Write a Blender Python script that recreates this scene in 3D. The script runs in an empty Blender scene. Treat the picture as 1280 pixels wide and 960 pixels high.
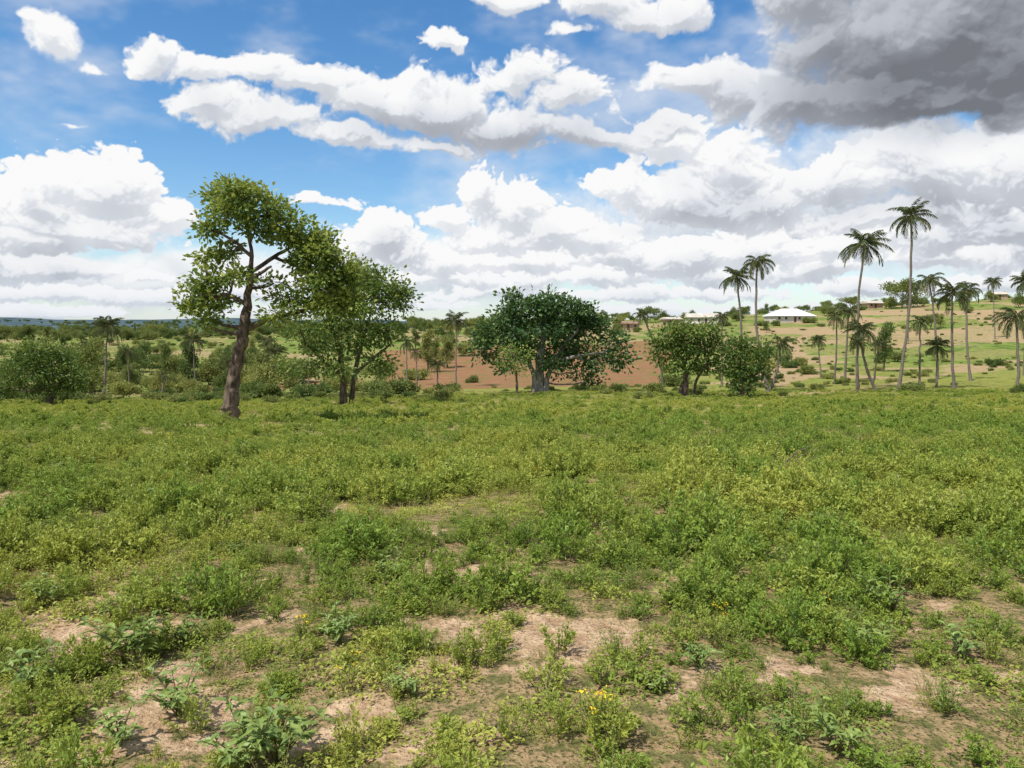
import bpy, math, random
import numpy as np
from mathutils import Vector
rng=np.random.default_rng(7); random.seed(7)
scene=bpy.context.scene
F=967.0; EYE=1.6; PITCH=math.atan(70/F)
# ------------------------------------------------------------ helpers
def elev(py):
    return math.atan((480-py)/F)-PITCH
def AX(px,d): return (px-640)/F*d
def AZ(py,d): return EYE+math.tan(elev(py))*d
def vnoise(x,y,seed=0):
    x=np.asarray(x,float);y=np.asarray(y,float)
    xi=np.floor(x).astype(np.int64);yi=np.floor(y).astype(np.int64)
    fx=x-xi;fy=y-yi
    fx=fx*fx*(3-2*fx);fy=fy*fy*(3-2*fy)
    def h(a,b):
        n=(a*374761393+b*668265263+seed*982451653)&0xffffffff
        n=((n^(n>>13))*1274126177)&0xffffffff
        n=n^(n>>16)
        return (n&0xffff)/65535.0
    return (h(xi,yi)*(1-fx)+h(xi+1,yi)*fx)*(1-fy)+(h(xi,yi+1)*(1-fx)+h(xi+1,yi+1)*fx)*fy
def fbm(x,y,scale,seed=0,oct=4,rough=.5):
    s=0;a=1;t=0
    for i in range(oct):
        s=s+a*vnoise(np.asarray(x)/scale*2**i+17.3*i,np.asarray(y)/scale*2**i-9.1*i,seed+i);t+=a;a*=rough
    return s/t
def sstep(a,b,x):
    t=np.clip((x-a)/(b-a),0,1);return t*t*(3-2*t)
# ------------------------------------------------------------ terrain
ds=[0,10,20,32,45,60,75,90,110,130,150,200,260,350,500,900,2000,6000]
cols={
-0.66:[None,203,140,119,104,95,92,91,88,82,74,50,34,20,10,4,-11,0],
-0.35:[None,203,140,119,104,95,92,90,87,80,72,46,30,16,8,3,-8,0],
-0.12:[None,203,140,118,104,93,88,83,79,73,63,36,18,6,0,2,-3,2],
 0.05:[None,203,138,117,103,91,84,78,75,70,60,33,14,-2,-4,2,2,2],
 0.20:[None,203,138,117,103,91,84,77,72,64,54,25,6,-11,-12,2,2,2],
 0.35:[None,203,138,117,103,92,85,76,66,54,44,18,0,-18,-16,0,2,2],
 0.50:[None,203,138,117,103,92,84,74,61,50,40,14,-6,-27,-23,0,2,2],
 0.66:[None,203,138,117,103,92,83,73,60,48,36,8,-14,-40,-35,0,2,2]}
us=np.array(sorted(cols)); smax=math.log(6000+8);smin=math.log(8)
sg=np.linspace(smin,smax,500)
tab=[]
for u in us:
    z=[0 if p is None else EYE-p*d/F for p,d in zip(cols[u],ds)]
    zz=np.interp(sg,[math.log(d+8) for d in ds],z)
    k=np.hanning(27);k/=k.sum()
    zz=np.convolve(np.pad(zz,13,mode='edge'),k,'valid')
    tab.append(zz-zz[0])
tab=np.array(tab)
ug=np.linspace(-.66,.66,133)
tab2=np.array([np.interp(ug,us,tab[:,j]) for j in range(500)]).T
ku=np.hanning(17);ku/=ku.sum()
tab2=np.array([np.convolve(np.pad(tab2[:,j],8,mode='edge'),ku,'valid') for j in range(500)]).T
def HZ(x,y):
    x=np.asarray(x,float);y=np.asarray(y,float)
    d=np.maximum(y,0.0)
    u=np.clip(x/np.maximum(y,8.0),-.659,.659)
    fi=(u+.66)/1.32*132; i=np.clip(fi.astype(int),0,131);fu=fi-i
    fj=(np.log(d+8)-smin)/(smax-smin)*499;j=np.clip(fj.astype(int),0,498);fv=fj-j
    z=(tab2[i,j]*(1-fu)+tab2[i+1,j]*fu)*(1-fv)+(tab2[i,j+1]*(1-fu)+tab2[i+1,j+1]*fu)*fv
    z=z+(fbm(x,y,7,3,3)-.5)*.28*sstep(0,12,y)+(fbm(x,y,1.1,8,2)-.5)*.09
    z=z+(fbm(x,y,60,5,3)-.5)*2.0*sstep(90,260,y)
    z=z+(fbm(x,y,500,6,3)-.45)*60*sstep(900,2600,y)
    return z
def hz(x,y): return float(HZ(x,y))
# ------------------------------------------------------------ node helpers
class NT:
    def __init__(s,nt): s.nt=nt;s.n=nt.nodes;s.l=nt.links
    def new(s,t,**k):
        n=s.n.new(t)
        for a,b in k.items(): setattr(n,a,b)
        return n
    def put(s,sock,v):
        if isinstance(v,bpy.types.NodeSocket): s.l.new(v,sock)
        elif v is not None: sock.default_value=v
    def M(s,op,a,b=None,c=None,clamp=False):
        n=s.new('ShaderNodeMath',operation=op);n.use_clamp=clamp
        for i,v in enumerate((a,b,c)):
            if v is not None: s.put(n.inputs[i],v)
        return n.outputs[0]
    def V(s,op,a,b=None,c=None):
        n=s.new('ShaderNodeVectorMath',operation=op)
        for i,v in enumerate((a,b,c)):
            if v is not None: s.put(n.inputs[i],v)
        return n.outputs[1] if op in('LENGTH','DOT_PRODUCT','DISTANCE') else n.outputs[0]
    def noise(s,vec,scale,detail=4,rough=.5,dist=0,col=False,dim='2D'):
        n=s.new('ShaderNodeTexNoise',noise_dimensions=dim);s.put(n.inputs['Vector'],vec)
        n.inputs['Scale'].default_value=scale;n.inputs['Detail'].default_value=detail
        n.inputs['Roughness'].default_value=rough;n.inputs['Distortion'].default_value=dist
        return n.outputs['Color' if col else 'Fac']
    def mix(s,f,a,b):
        n=s.new('ShaderNodeMix',data_type='RGBA')
        s.put(n.inputs[0],f)
        for k,v in ((6,a),(7,b)):
            if isinstance(v,tuple) and len(v)==3: v=(*v,1)
            s.put(n.inputs[k],v)
        return n.outputs[2]
    def mr(s,v,a,b,c=0,d=1,smooth=True):
        n=s.new('ShaderNodeMapRange');
        if smooth:n.interpolation_type='SMOOTHSTEP'
        s.put(n.inputs[0],v)
        for i,q in enumerate((a,b,c,d)): s.put(n.inputs[i+1],q)
        return n.outputs[0]
    def attr(s,name,typ='GEOMETRY'):
        n=s.new('ShaderNodeAttribute');n.attribute_name=name;n.attribute_type=typ
        return n.outputs['Fac']
def newmat(name):
    m=bpy.data.materials.new(name);m.use_nodes=True
    m.node_tree.nodes.clear();return m,NT(m.node_tree)
def mat_simple(name,c1,c2,scale=3,rough=.9,metal=0,bump=.3,stretch=None):
    m,t=newmat(name);o=t.new('ShaderNodeOutputMaterial');p=t.new('ShaderNodeBsdfPrincipled')
    tc=t.new('ShaderNodeTexCoord').outputs['Object']
    if stretch: tc=t.V('MULTIPLY',tc,stretch)
    f=t.noise(tc,scale,5,.6,dim='3D')
    t.put(p.inputs['Base Color'],t.mix(t.mr(f,.35,.65),c1,c2))
    p.inputs['Roughness'].default_value=rough;p.inputs['Metallic'].default_value=metal
    p.inputs['Specular IOR Level'].default_value=.3
    if bump:
        b=t.new('ShaderNodeBump');b.inputs['Strength'].default_value=bump;t.put(b.inputs['Height'],f)
        t.l.new(b.outputs[0],p.inputs['Normal'])
    t.l.new(p.outputs[0],o.inputs[0]);return m
def mat_leaf(name,dark,mid,yel,trans=.3,gloss=.03,tint=True):
    m,t=newmat(name);o=t.new('ShaderNodeOutputMaterial');p=t.new('ShaderNodeBsdfDiffuse')
    r=t.attr('rnd')
    c=t.mix(r,dark,mid)
    if tint:
        ti=t.attr('tint','INSTANCER')
        ti=t.M('ADD',ti,t.M('MULTIPLY',t.M('SUBTRACT',r,.5),.4),clamp=True)
    else: ti=t.mr(r,.55,1.0)
    c=t.mix(ti,c,yel)
    t.put(p.inputs[0],c)
    tr=t.new('ShaderNodeBsdfTranslucent');t.put(tr.inputs[0],t.mix(.6,c,yel))
    ms=t.new('ShaderNodeMixShader');ms.inputs[0].default_value=trans
    t.l.new(p.outputs[0],ms.inputs[1]);t.l.new(tr.outputs[0],ms.inputs[2])
    gl=t.new('ShaderNodeBsdfGlossy');gl.inputs['Roughness'].default_value=.5;gl.inputs[0].default_value=(.85,.95,.8,1)
    m2=t.new('ShaderNodeMixShader');m2.inputs[0].default_value=gloss
    t.l.new(ms.outputs[0],m2.inputs[1]);t.l.new(gl.outputs[0],m2.inputs[2]);t.l.new(m2.outputs[0],o.inputs[0])
    return m
# ------------------------------------------------------------ mesh accumulator
class Geo:
    def __init__(s): s.v=[];s.f3=[];s.f4=[];s.m3=[];s.m4=[];s.r=[];s.n=0
    def add(s,v,f3=None,f4=None,mat=0,rnd=None):
        v=np.asarray(v,float);s.v.append(v)
        s.r.append(np.full(len(v),.5) if rnd is None else np.asarray(rnd,float))
        if f3 is not None and len(f3): s.f3.append(np.asarray(f3)+s.n);s.m3.append(np.full(len(f3),mat))
        if f4 is not None and len(f4): s.f4.append(np.asarray(f4)+s.n);s.m4.append(np.full(len(f4),mat))
        s.n+=len(v)
    def mesh(s,name,mats,smooth=False):
        me=bpy.data.meshes.new(name)
        v=np.concatenate(s.v);f3=np.concatenate(s.f3) if s.f3 else np.zeros((0,3),int)
        f4=np.concatenate(s.f4) if s.f4 else np.zeros((0,4),int)
        me.vertices.add(len(v));me.vertices.foreach_set('co',v.ravel())
        li=np.concatenate([f3.ravel(),f4.ravel()]).astype(np.int32)
        me.loops.add(len(li));me.loops.foreach_set('vertex_index',li)
        st=np.concatenate([np.arange(len(f3))*3,len(f3)*3+np.arange(len(f4))*4]).astype(np.int32)
        me.polygons.add(len(st));me.polygons.foreach_set('loop_start',st)
        mi=np.concatenate((s.m3 or [np.zeros(0)])+(s.m4 or [np.zeros(0)])).astype(np.int32)
        me.polygons.foreach_set('material_index',mi)
        me.update(calc_edges=True)
        a=me.attributes.new('rnd','FLOAT','POINT');a.data.foreach_set('value',np.concatenate(s.r))
        for m in mats: me.materials.append(m)
        me.polygons.foreach_set('use_smooth',np.full(len(st),smooth,dtype=bool))
        return me
    def leaves(s,pos,dr,L,W,up=.5,mat=1,rnd=None,fold=.25,six=False,droop=0.0):
        pos=np.asarray(pos,float);n=len(pos)
        if n==0:return
        d=dr/np.maximum(np.linalg.norm(dr,axis=1,keepdims=True),1e-6)
        q=rng.normal(size=(n,3));q[:,2]+=up*3
        sd=np.cross(d,q);sd/=np.maximum(np.linalg.norm(sd,axis=1,keepdims=True),1e-6)
        nm=np.cross(sd,d)
        L=np.broadcast_to(L,(n,))[:,None];W=np.broadcast_to(W,(n,))[:,None]
        if rnd is None: rnd=rng.random(n)
        dn=np.zeros((1,3));dn[0,2]=-1
        if not six:
            mid=pos+d*L*.45+nm*W*fold
            v=np.stack([pos,mid+sd*W*.5,pos+d*L+dn*droop*L,mid-sd*W*.5],1).reshape(-1,3)
            b=np.arange(n)[:,None]*4
            f=np.concatenate([b+[[0,2,1]],b+[[0,3,2]]]);s.add(v,f3=f,mat=mat,rnd=np.repeat(rnd,4))
        else:
            a=pos+d*L*.3-nm*0;c=pos+d*L*.68+dn*droop*L*.35;tip=pos+d*L+dn*droop*L
            v=np.stack([pos,a,c,tip,a+sd*W*.45+nm*W*fold,c+sd*W*.42+nm*W*fold,a-sd*W*.45+nm*W*fold,c-sd*W*.42+nm*W*fold],1).reshape(-1,3)
            b=np.arange(n)[:,None]*8
            f3=np.concatenate([b+[[0,1,4]],b+[[0,6,1]],b+[[2,3,5]],b+[[2,7,3]]])
            f4=np.concatenate([b+[[1,2,5,4]],b+[[1,6,7,2]]])
            s.add(v,f3=f3,f4=f4,mat=mat,rnd=np.repeat(rnd,8))
    def tube(s,pts,rad,sides=6,mat=0,rnd=.5,wob=0):
        pts=np.asarray(pts,float);k=len(pts);rad=np.broadcast_to(rad,(k,))
        t=np.gradient(pts,axis=0);t/=np.maximum(np.linalg.norm(t,axis=1,keepdims=True),1e-9)
        ref=np.array([1,.13,.05]) if abs(t[0,0])<.8 else np.array([0,1,.1])
        a=np.cross(t,ref);a/=np.linalg.norm(a,axis=1,keepdims=True);b=np.cross(t,a)
        an=np.linspace(0,2*math.pi,sides,endpoint=False)
        R=rad[:,None,None]*(1+wob*rng.normal(size=(k,sides,1)))
        v=pts[:,None]+R*(a[:,None]*np.cos(an)[None,:,None]+b[:,None]*np.sin(an)[None,:,None])
        i=np.arange(k-1)[:,None]*sides;j=np.arange(sides)[None];j2=(j+1)%sides
        f=np.stack([i+j,i+j2,i+sides+j2,i+sides+j],-1).reshape(-1,4)
        s.add(v.reshape(-1,3),f4=f,mat=mat,rnd=np.full(k*sides,rnd))
def link(o,parent=None):
    scene.collection.objects.link(o)
    if parent:o.parent=parent
    return o
def obj(name,me,loc=(0,0,0),parent=None):
    o=bpy.data.objects.new(name,me);o.location=loc;return link(o,parent)
def curve(p0,p1,bend,n=6,wig=0):
    p0=np.asarray(p0,float);p1=np.asarray(p1,float);t=np.linspace(0,1,n)[:,None]
    p=p0*(1-t)+p1*t+np.asarray(bend)*4*t*(1-t)
    if wig:
        w=rng.normal(size=(n,3))*wig;w[0]=0;w[-1]=0;p=p+w
    return p
# ------------------------------------------------------------ materials
bark=mat_simple('bark',(.05,.034,.024),(.17,.125,.09),5,.95,0,.8,(1,1,.35))
bark_pale=mat_simple('bark_pale',(.16,.14,.12),(.32,.29,.25),3,.9,0,.6,(1,1,.4))
palm_bark=mat_simple('palm_bark',(.11,.09,.07),(.23,.19,.155),4,.95,0,.4,(1,1,6))
leaf_main=mat_leaf('leaf_cashew',(.06,.12,.022),(.21,.30,.045),(.40,.43,.09),.38,.04,False)
leaf_mid=mat_leaf('leaf_mid',(.045,.095,.02),(.155,.24,.04),(.31,.35,.08),.34,.03,False)
leaf_dark=mat_leaf('leaf_dark',(.022,.065,.02),(.085,.165,.038),(.16,.23,.06),.27,.04,False)
leaf_palm=mat_leaf('leaf_palm',(.04,.07,.02),(.11,.15,.04),(.27,.25,.10),.27,.05,False)
leaf_dist=mat_leaf('leaf_distant',(.035,.085,.024),(.13,.20,.045),(.35,.35,.10),.28,.02,True)
weed_m=mat_leaf('leaf_weed',(.06,.125,.02),(.225,.36,.045),(.47,.48,.09),.38,.025,True)
weed_big=mat_leaf('leaf_weed_broad',(.06,.14,.035),(.15,.27,.055),(.31,.38,.09),.32,.04,True)
grass_m=mat_leaf('leaf_grass',(.15,.21,.045),(.30,.34,.08),(.52,.43,.19),.38,.02,True)
stem_m=mat_simple('stem',(.10,.13,.04),(.27,.18,.10),8,.8,0,0)
yellow_m=mat_simple('petal_yellow',(.75,.52,.02),(.85,.65,.04),8,.6,0,0)
# ------------------------------------------------------------ ground
def axis_y():
    a=list(np.arange(-30,0,1.5))+list(np.arange(0,12,.12))+list(np.arange(12,80,.5))+list(np.arange(80,420,1.5))
    d=420;st=2
    while d<9000: a.append(d);st*=1.07;d+=st
    return np.array(a)
def axis_x():
    a=list(np.arange(0,9,.12))+list(np.arange(9,60,.6))+list(np.arange(60,300,1.8))
    d=300;st=2.5
    while d<7000:a.append(d);st*=1.08;d+=st
    a=np.array(a);return np.concatenate([-a[:0:-1],a])
gx,gy=axis_x(),axis_y()
X,Y=np.meshgrid(gx,gy);Z=HZ(X,Y)
def seg(X,Y,pts,w):
    r=np.full(X.shape,1e9)
    for (ax,ay),(bx,by) in zip(pts[:-1],pts[1:]):
        dx,dy=bx-ax,by-ay;t=np.clip(((X-ax)*dx+(Y-ay)*dy)/(dx*dx+dy*dy),0,1)
        r=np.minimum(r,np.hypot(X-ax-t*dx,Y-ay-t*dy))
    return 1-sstep(w*.55,w,r+(fbm(X,Y,6,41,3)-.5)*w*1.2)
U=X/np.maximum(Y,1)
def cover(x,y):
    """bare-soil tendency 0..1 in the near meadow: small broken openings"""
    u=x/np.maximum(y,3)
    n=.92*fbm(x,y,.36,21,4)+.08*fbm(x,y,1.7,23,3)
    th=.62-.045*sstep(7.5,3.5,y)-.02*sstep(.1,-.4,u)*sstep(12,4,y)+.01*sstep(.0,.5,u)
    far=fbm(x,y*2.4,5,33,4)
    strip=np.exp(-((y-26)/2.2)**2)*sstep(-.16,-.08,u)*sstep(.10,.02,u)
    strip2=np.exp(-((y-27)/2.0)**2)*sstep(-.36,-.42,u)*sstep(-.62,-.5,u)
    corner=np.exp(-((x+1.75)/.7)**2-((y-3.2)/.45)**2)*.5
    return np.clip(sstep(th,th+.06,n+corner*.12)+sstep(.66,.72,far)*.6*sstep(10,20,y)+(strip+strip2)*sstep(.48,.58,fbm(x,y*2,3,35,4)),0,1)
soil=cover(X,Y)*sstep(80,60,Y)
path=seg(X,Y,[(AX(860,76),76),(AX(930,78),77),(AX(1010,80),79),(AX(1060,84),84)],1.6)
path=np.maximum(path,seg(X,Y,[(AX(950,100),96),(AX(975,110),110),(AX(985,128),130),(AX(1005,155),155),(AX(990,190),190),(AX(1020,250),250)],2.0))
path=np.maximum(path,seg(X,Y,[(AX(955,110),108),(AX(1010,120),122)],4))
path=np.maximum(path,seg(X,Y,[(AX(985,128),130),(AX(960,150),150),(AX(940,200),200)],1.5)*.8)
path=np.maximum(path,seg(X,Y,[(AX(1060,84),84),(AX(1200,120),120),(AX(1290,125),125)],1.1)*.7)
path=np.maximum(path,seg(X,Y,[(AX(1000,190),190),(AX(1130,215),215),(AX(1290,225),225)],2)*.8)
path=np.maximum(path,sstep(.42,.52,fbm(X,Y*.7,24,52,5))*sstep(.26,.34,U)*sstep(180,225,Y)*sstep(900,500,Y)*.9)
path=np.maximum(path,sstep(.49,.60,fbm(X,Y*.8,20,57,5))*sstep(140,190,Y)*sstep(1200,700,Y)*.62)
path=np.maximum(path,.75*sstep(.50,.57,fbm(X,Y,14,59,4))*sstep(-.1,-.2,U)*sstep(105,125,Y)*sstep(190,160,Y))
path=np.maximum(path,.75*sstep(.53,.61,fbm(X,Y,10,63,4))*sstep(.2,.25,U)*sstep(95,110,Y)*sstep(240,210,Y))
wob=(fbm(X,Y,14,61,3)-.5)
pl=sstep(-.175,-.155,U+wob*.03)*sstep(.21,.19,U+wob*.04)*sstep(108,114,Y+wob*14)*sstep(236,226,Y+wob*24)
pl=np.maximum(pl,sstep(-.42,-.40,U)*sstep(-.18,-.2,U)*sstep(128,133,Y+wob*10)*sstep(152,147,Y+wob*10)*.9)
ny,nx=X.shape
g=Geo();i=(np.arange(ny-1)[:,None]*nx+np.arange(nx-1)[None]).ravel()
g.add(np.stack([X.ravel(),Y.ravel(),Z.ravel()],1),f4=np.stack([i,i+1,i+nx+1,i+nx],1))
gm,t=newmat('ground_mat');o=t.new('ShaderNodeOutputMaterial');p=t.new('ShaderNodeBsdfDiffuse')
tc=t.new('ShaderNodeNewGeometry').outputs['Position']
sep=t.new('ShaderNodeSeparateXYZ');t.l.new(tc,sep.inputs[0])
fine=t.noise(tc,9,5,.65);med=t.noise(tc,1.3,5,.6);big=t.noise(tc,.06,4,.6)
fine2=t.noise(tc,45,2,.7)
soilc=t.mix(t.mr(fine,.3,.7),(.36,.23,.135),(.58,.42,.27))
soilc=t.mix(t.mr(fine2,.52,.72),soilc,(.20,.14,.075))
grassn=t.mix(t.mr(fine,.36,.58),(.14,.14,.05),(.36,.25,.135))
grassn=t.mix(t.mr(fine2,.5,.65),grassn,(.09,.09,.035))
grassc=t.mix(t.mr(sep.outputs[1],10,35),grassn,t.mix(t.mr(med,.35,.65),(.17,.20,.045),(.28,.28,.075)))
farg=t.mix(t.mr(t.noise(tc,.35,5,.65),.4,.62),(.10,.15,.035),(.21,.28,.065))
farg=t.mix(t.mr(big,.42,.6),farg,(.25,.24,.085))
farg=t.mix(t.mr(t.noise(tc,1.0,4,.7),.5,.7),farg,(.08,.12,.035))
grassc=t.mix(t.mr(sep.outputs[1],80,170),grassc,farg)
hill_haze=t.mr(sep.outputs[1],450,1100)
grassc=t.mix(hill_haze,grassc,t.mix(t.mr(t.noise(tc,.02,6,.7),.4,.6),(.05,.085,.105),(.10,.135,.145)))  # distance haze painted into the far ground as a blue-grey colour
sa=t.attr('soil');sm=t.mr(t.M('ADD',sa,t.M('MULTIPLY',t.M('SUBTRACT',fine,.5),1.3)),.25,.7)
c=t.mix(sm,grassc,soilc)
pa=t.attr('path');pm=t.mr(t.M('ADD',pa,t.M('MULTIPLY',t.M('SUBTRACT',med,.5),1.1)),.35,.75)
pcol=t.mix(med,(.31,.205,.12),(.46,.33,.205))
c=t.mix(t.M('MULTIPLY',pm,.85),c,pcol)
pp=t.mr(t.M('ADD',t.attr('plough'),t.M('MULTIPLY',t.M('SUBTRACT',med,.5),.5)),.4,.6)
wv=t.new('ShaderNodeTexWave');wv.inputs['Scale'].default_value=.35;wv.inputs['Distortion'].default_value=5;wv.inputs['Detail'].default_value=2
t.l.new(tc,wv.inputs[0])
wv.bands_direction='Y'
plc=t.mix(t.M('MULTIPLY',wv.outputs['Fac'],.6),(.29,.155,.085),(.18,.10,.055))
plc=t.mix(t.mr(t.noise(tc,.5,5,.7),.52,.68,0,.8),plc,(.35,.215,.125))
plc=t.mix(t.mr(t.noise(tc,.25,5,.7),.50,.64,0,.75),plc,(.15,.16,.05))
c=t.mix(pp,c,plc)
t.put(p.inputs[0],c)
b=t.new('ShaderNodeBump');b.inputs['Strength'].default_value=.9;b.inputs['Distance'].default_value=.06
t.put(b.inputs['Height'],fine);t.l.new(b.outputs[0],p.inputs['Normal']);t.l.new(p.outputs[0],o.inputs[0])
me=g.mesh('ground',[gm],True)
for nme,a in(('soil',soil),('path',path),('plough',pl)):
    at=me.attributes.new(nme,'FLOAT','POINT');at.data.foreach_set('value',a.ravel().astype(np.float32))
obj('ground',me)
# ------------------------------------------------------------ scatter
def scatter(name,P,R,S,I,T,coll):
    me=bpy.data.meshes.new(name);me.vertices.add(len(P));me.vertices.foreach_set('co',np.asarray(P,np.float32).ravel())
    for n,ty,a,k in(('rot','FLOAT_VECTOR',R,'vector'),('scl','FLOAT_VECTOR',S,'vector'),('idx','INT',I,'value'),('tint','FLOAT',T,'value')):
        at=me.attributes.new(n,ty,'POINT');at.data.foreach_set(k,np.asarray(a,np.int32 if ty=='INT' else np.float32).ravel())
    ob=obj(name,me)
    ng=bpy.data.node_groups.new(name+'_gn','GeometryNodeTree')
    ng.interface.new_socket('Geometry',in_out='INPUT',socket_type='NodeSocketGeometry')
    ng.interface.new_socket('Geometry',in_out='OUTPUT',socket_type='NodeSocketGeometry')
    N=ng.nodes;L=ng.links
    gi=N.new('NodeGroupInput');go=N.new('NodeGroupOutput');ci=N.new('GeometryNodeCollectionInfo')
    ci.inputs['Collection'].default_value=coll;ci.inputs['Separate Children'].default_value=True;ci.inputs['Reset Children'].default_value=True
    ip=N.new('GeometryNodeInstanceOnPoints');ip.inputs['Pick Instance'].default_value=True
    def na(n,ty):
        q=N.new('GeometryNodeInputNamedAttribute');q.data_type=ty;q.inputs['Name'].default_value=n
        return [s for s in q.outputs if s.enabled and s.name=='Attribute'][0]
    er=N.new('FunctionNodeEulerToRotation')
    L.new(gi.outputs[0],ip.inputs['Points']);L.new(ci.outputs[0],ip.inputs['Instance'])
    L.new(na('idx','INT'),ip.inputs['Instance Index']);L.new(na('rot','FLOAT_VECTOR'),er.inputs[0]);L.new(er.outputs[0],ip.inputs['Rotation'])
    L.new(na('scl','FLOAT_VECTOR'),ip.inputs['Scale']);L.new(ip.outputs[0],go.inputs[0])
    md=ob.modifiers.new('scatter','NODES');md.node_group=ng
    return ob
def lib(name,meshes):
    c=bpy.data.collections.new(name)
    for k,m in enumerate(meshes):
        c.objects.link(bpy.data.objects.new('%s_%02d'%(name,k),m))
    return c
# ------------------------------------------------------------ weed variants
def w_bushy(r,h,n,l0,l1,wr=.5,nst=22,six=False,mat=1,nstem=8):
    """many leafy shoots; each shoot ends in a rosette so the clump reads as sprigs"""
    g=Geo();tips=[]
    for k in range(nst):
        a=rng.random()*6.28;q=math.sqrt(rng.random())*r*(.7+.5*rng.random())
        tip=np.array([math.cos(a)*q,math.sin(a)*q,h*(1-.55*(q/r)**2)*(.6+.6*rng.random())]);tips.append(tip)
        if k<nstem: g.tube(curve([tip[0]*.25,tip[1]*.25,-.02],tip,[0,0,h*.06],3),[.004,.003,.0015],3)
    tips=np.array(tips);k=rng.integers(0,nst,n);tt=1-.75*rng.random(n)**1.9
    base=tips*np.array([.25,.25,0])
    pos=base[k]*(1-tt[:,None])+tips[k]*tt[:,None]+rng.normal(size=(n,3))*[.012,.012,.008]*(r/.25)
    dr=rng.normal(size=(n,3))*.75+(tips[k]-base[k])/h*.5+pos*[1.2,1.2,0]/r*.4;dr[:,2]+=.1
    L=(l0+(l1-l0)*rng.random(n))*(1.1-.35*(tt>.93))
    sh=rng.random(nst)*.3
    rnd=np.clip((tt-.35)*1.0+sh[k]+rng.random(n)*.3-.12,0,1)  # painted shade: leaf colour dark at shoot base, bright at tips, plus random tone
    g.leaves(pos,dr,L,L*wr,.7,1,rnd,six=six)
    return g.mesh('weed',[stem_m,weed_m])
def w_spindly(r,h,nst,per,l,flower=False):
    g=Geo()
    for k in range(nst):
        a=rng.random()*6.28;q=rng.random()*r;hh=h*(.6+.5*rng.random())
        b=np.array([math.cos(a)*q*.4,math.sin(a)*q*.4,-.02]);tip=np.array([math.cos(a)*q*1.3,math.sin(a)*q*1.3,hh])
        c=curve(b,tip,[0,0,.02],4,.006);g.tube(c,[.003,.0025,.0018,.001],3)
        tt=rng.random(per)*.85+.15
        pos=b*(1-tt[:,None])+tip*tt[:,None]
        dr=rng.normal(size=(per,3));dr[:,2]=.4+.3*rng.random(per)
        L=l*(1.2-.6*tt)*(.7+.6*rng.random(per));g.leaves(pos+dr*.01,dr,L,L*.42,.5,1)
        if flower and k%2==0:
            m=6;pp=tip+rng.normal(size=(m,3))*[.012,.012,.008];dd=rng.normal(size=(m,3));dd[:,2]=abs(dd[:,2])+.3
            g.leaves(pp,dd,.011,.011,.8,2)
            g.leaves(pp,-dd*[1,1,-1],.011,.011,.8,2)
    return g.mesh('weed',[stem_m,weed_m,yellow_m])
def w_grass(r,n,l0,l1,w):
    g=Geo()
    a=rng.random(n)*6.28;q=np.sqrt(rng.random(n))*r
    b=np.stack([np.cos(a)*q,np.sin(a)*q,np.full(n,-.01)],1)
    d=rng.normal(size=(n,3))*.35;d[:,2]=1;d[:,:2]+=b[:,:2]/r*.4
    L=(l0+(l1-l0)*rng.random(n));s=np.cross(d,rng.normal(size=(n,3)));s/=np.linalg.norm(s,axis=1,keepdims=True)
    L=L[:,None];m=b+d*L*.55;out=d*[1,1,0]*1.6;tip=b+d*L*.9+out*L*.5
    v=np.stack([b-s*w/2,b+s*w/2,m+s*w*.4,m-s*w*.4,tip],1).reshape(-1,3);k=np.arange(n)[:,None]*5
    g.add(v,f3=k+[[3,2,4]],f4=k+[[0,1,2,3]],mat=0,rnd=np.repeat(rng.random(n),5))
    return g.mesh('grass',[grass_m])
def w_mat(r,h,n,l0,l1):
    g=Geo();a=rng.random(n)*6.28;q=rng.random(n)**.6*r*(.7+.5*np.sin(a*3+1)**2)
    zz=rng.random(n);pos=np.stack([np.cos(a)*q,np.sin(a)*q,zz*h*np.clip(1-.6*q/r,.2,1)],1)
    dr=rng.normal(size=(n,3))*[1,1,.35];dr[:,2]+=.25
    L=l0+(l1-l0)*rng.random(n);g.leaves(pos,dr,L,L*.6,.9,1,np.clip(zz*.7+rng.random(n)*.4-.05,0,1))  # low leaves coloured darker as painted shade, with random variation
    return g.mesh('weed',[stem_m,weed_m])
def w_broad(h,nst,l):
    g=Geo()
    for k in range(nst):
        a=k/nst*6.28+rng.random();lean=.25+.6*rng.random();hh=h*(.5+.6*rng.random())
        tip=np.array([math.cos(a)*lean*h,math.sin(a)*lean*h,hh]);c=curve([0,0,-.02],tip,[0,0,.04],6)
        g.tube(c,[.007,.006,.005,.004,.003,.002],5)
        n=9;tt=np.linspace(.3,1,n);pos=np.array([np.interp(tt,np.linspace(0,1,6),c[:,j]) for j in range(3)]).T
        an=np.arange(n)*2.4+rng.random()*6
        dr=np.stack([np.cos(an),np.sin(an),.35+.3*rng.random(n)],1)
        L=l*(1.15-.4*tt)*(.7+.5*rng.random(n));g.leaves(pos,dr,L,L*.30,2.0,1,six=True,fold=.2,droop=.4)
    return g.mesh('broadleaf_weed',[stem_m,weed_big])
near=[w_bushy(.25,.25,540,.024,.042,.58,24),w_bushy(.21,.18,420,.022,.038,.6,20),w_bushy(.30,.30,660,.026,.046,.55,30),
      w_spindly(.22,.26,14,30,.034),w_spindly(.2,.19,15,26,.030),w_mat(.26,.11,260,.022,.040),w_mat(.24,.08,230,.018,.034),
      w_bushy(.22,.28,350,.03,.056,.38,18)]
cn=lib('weed_clump',near)
far=[w_bushy(.42,.34,330,.05,.085,.58,18),w_bushy(.38,.24,280,.045,.075,.58,15),w_mat(.45,.12,230,.045,.075),w_spindly(.4,.28,16,16,.07),w_bushy(.45,.19,300,.045,.075,.45,16)]
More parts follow.
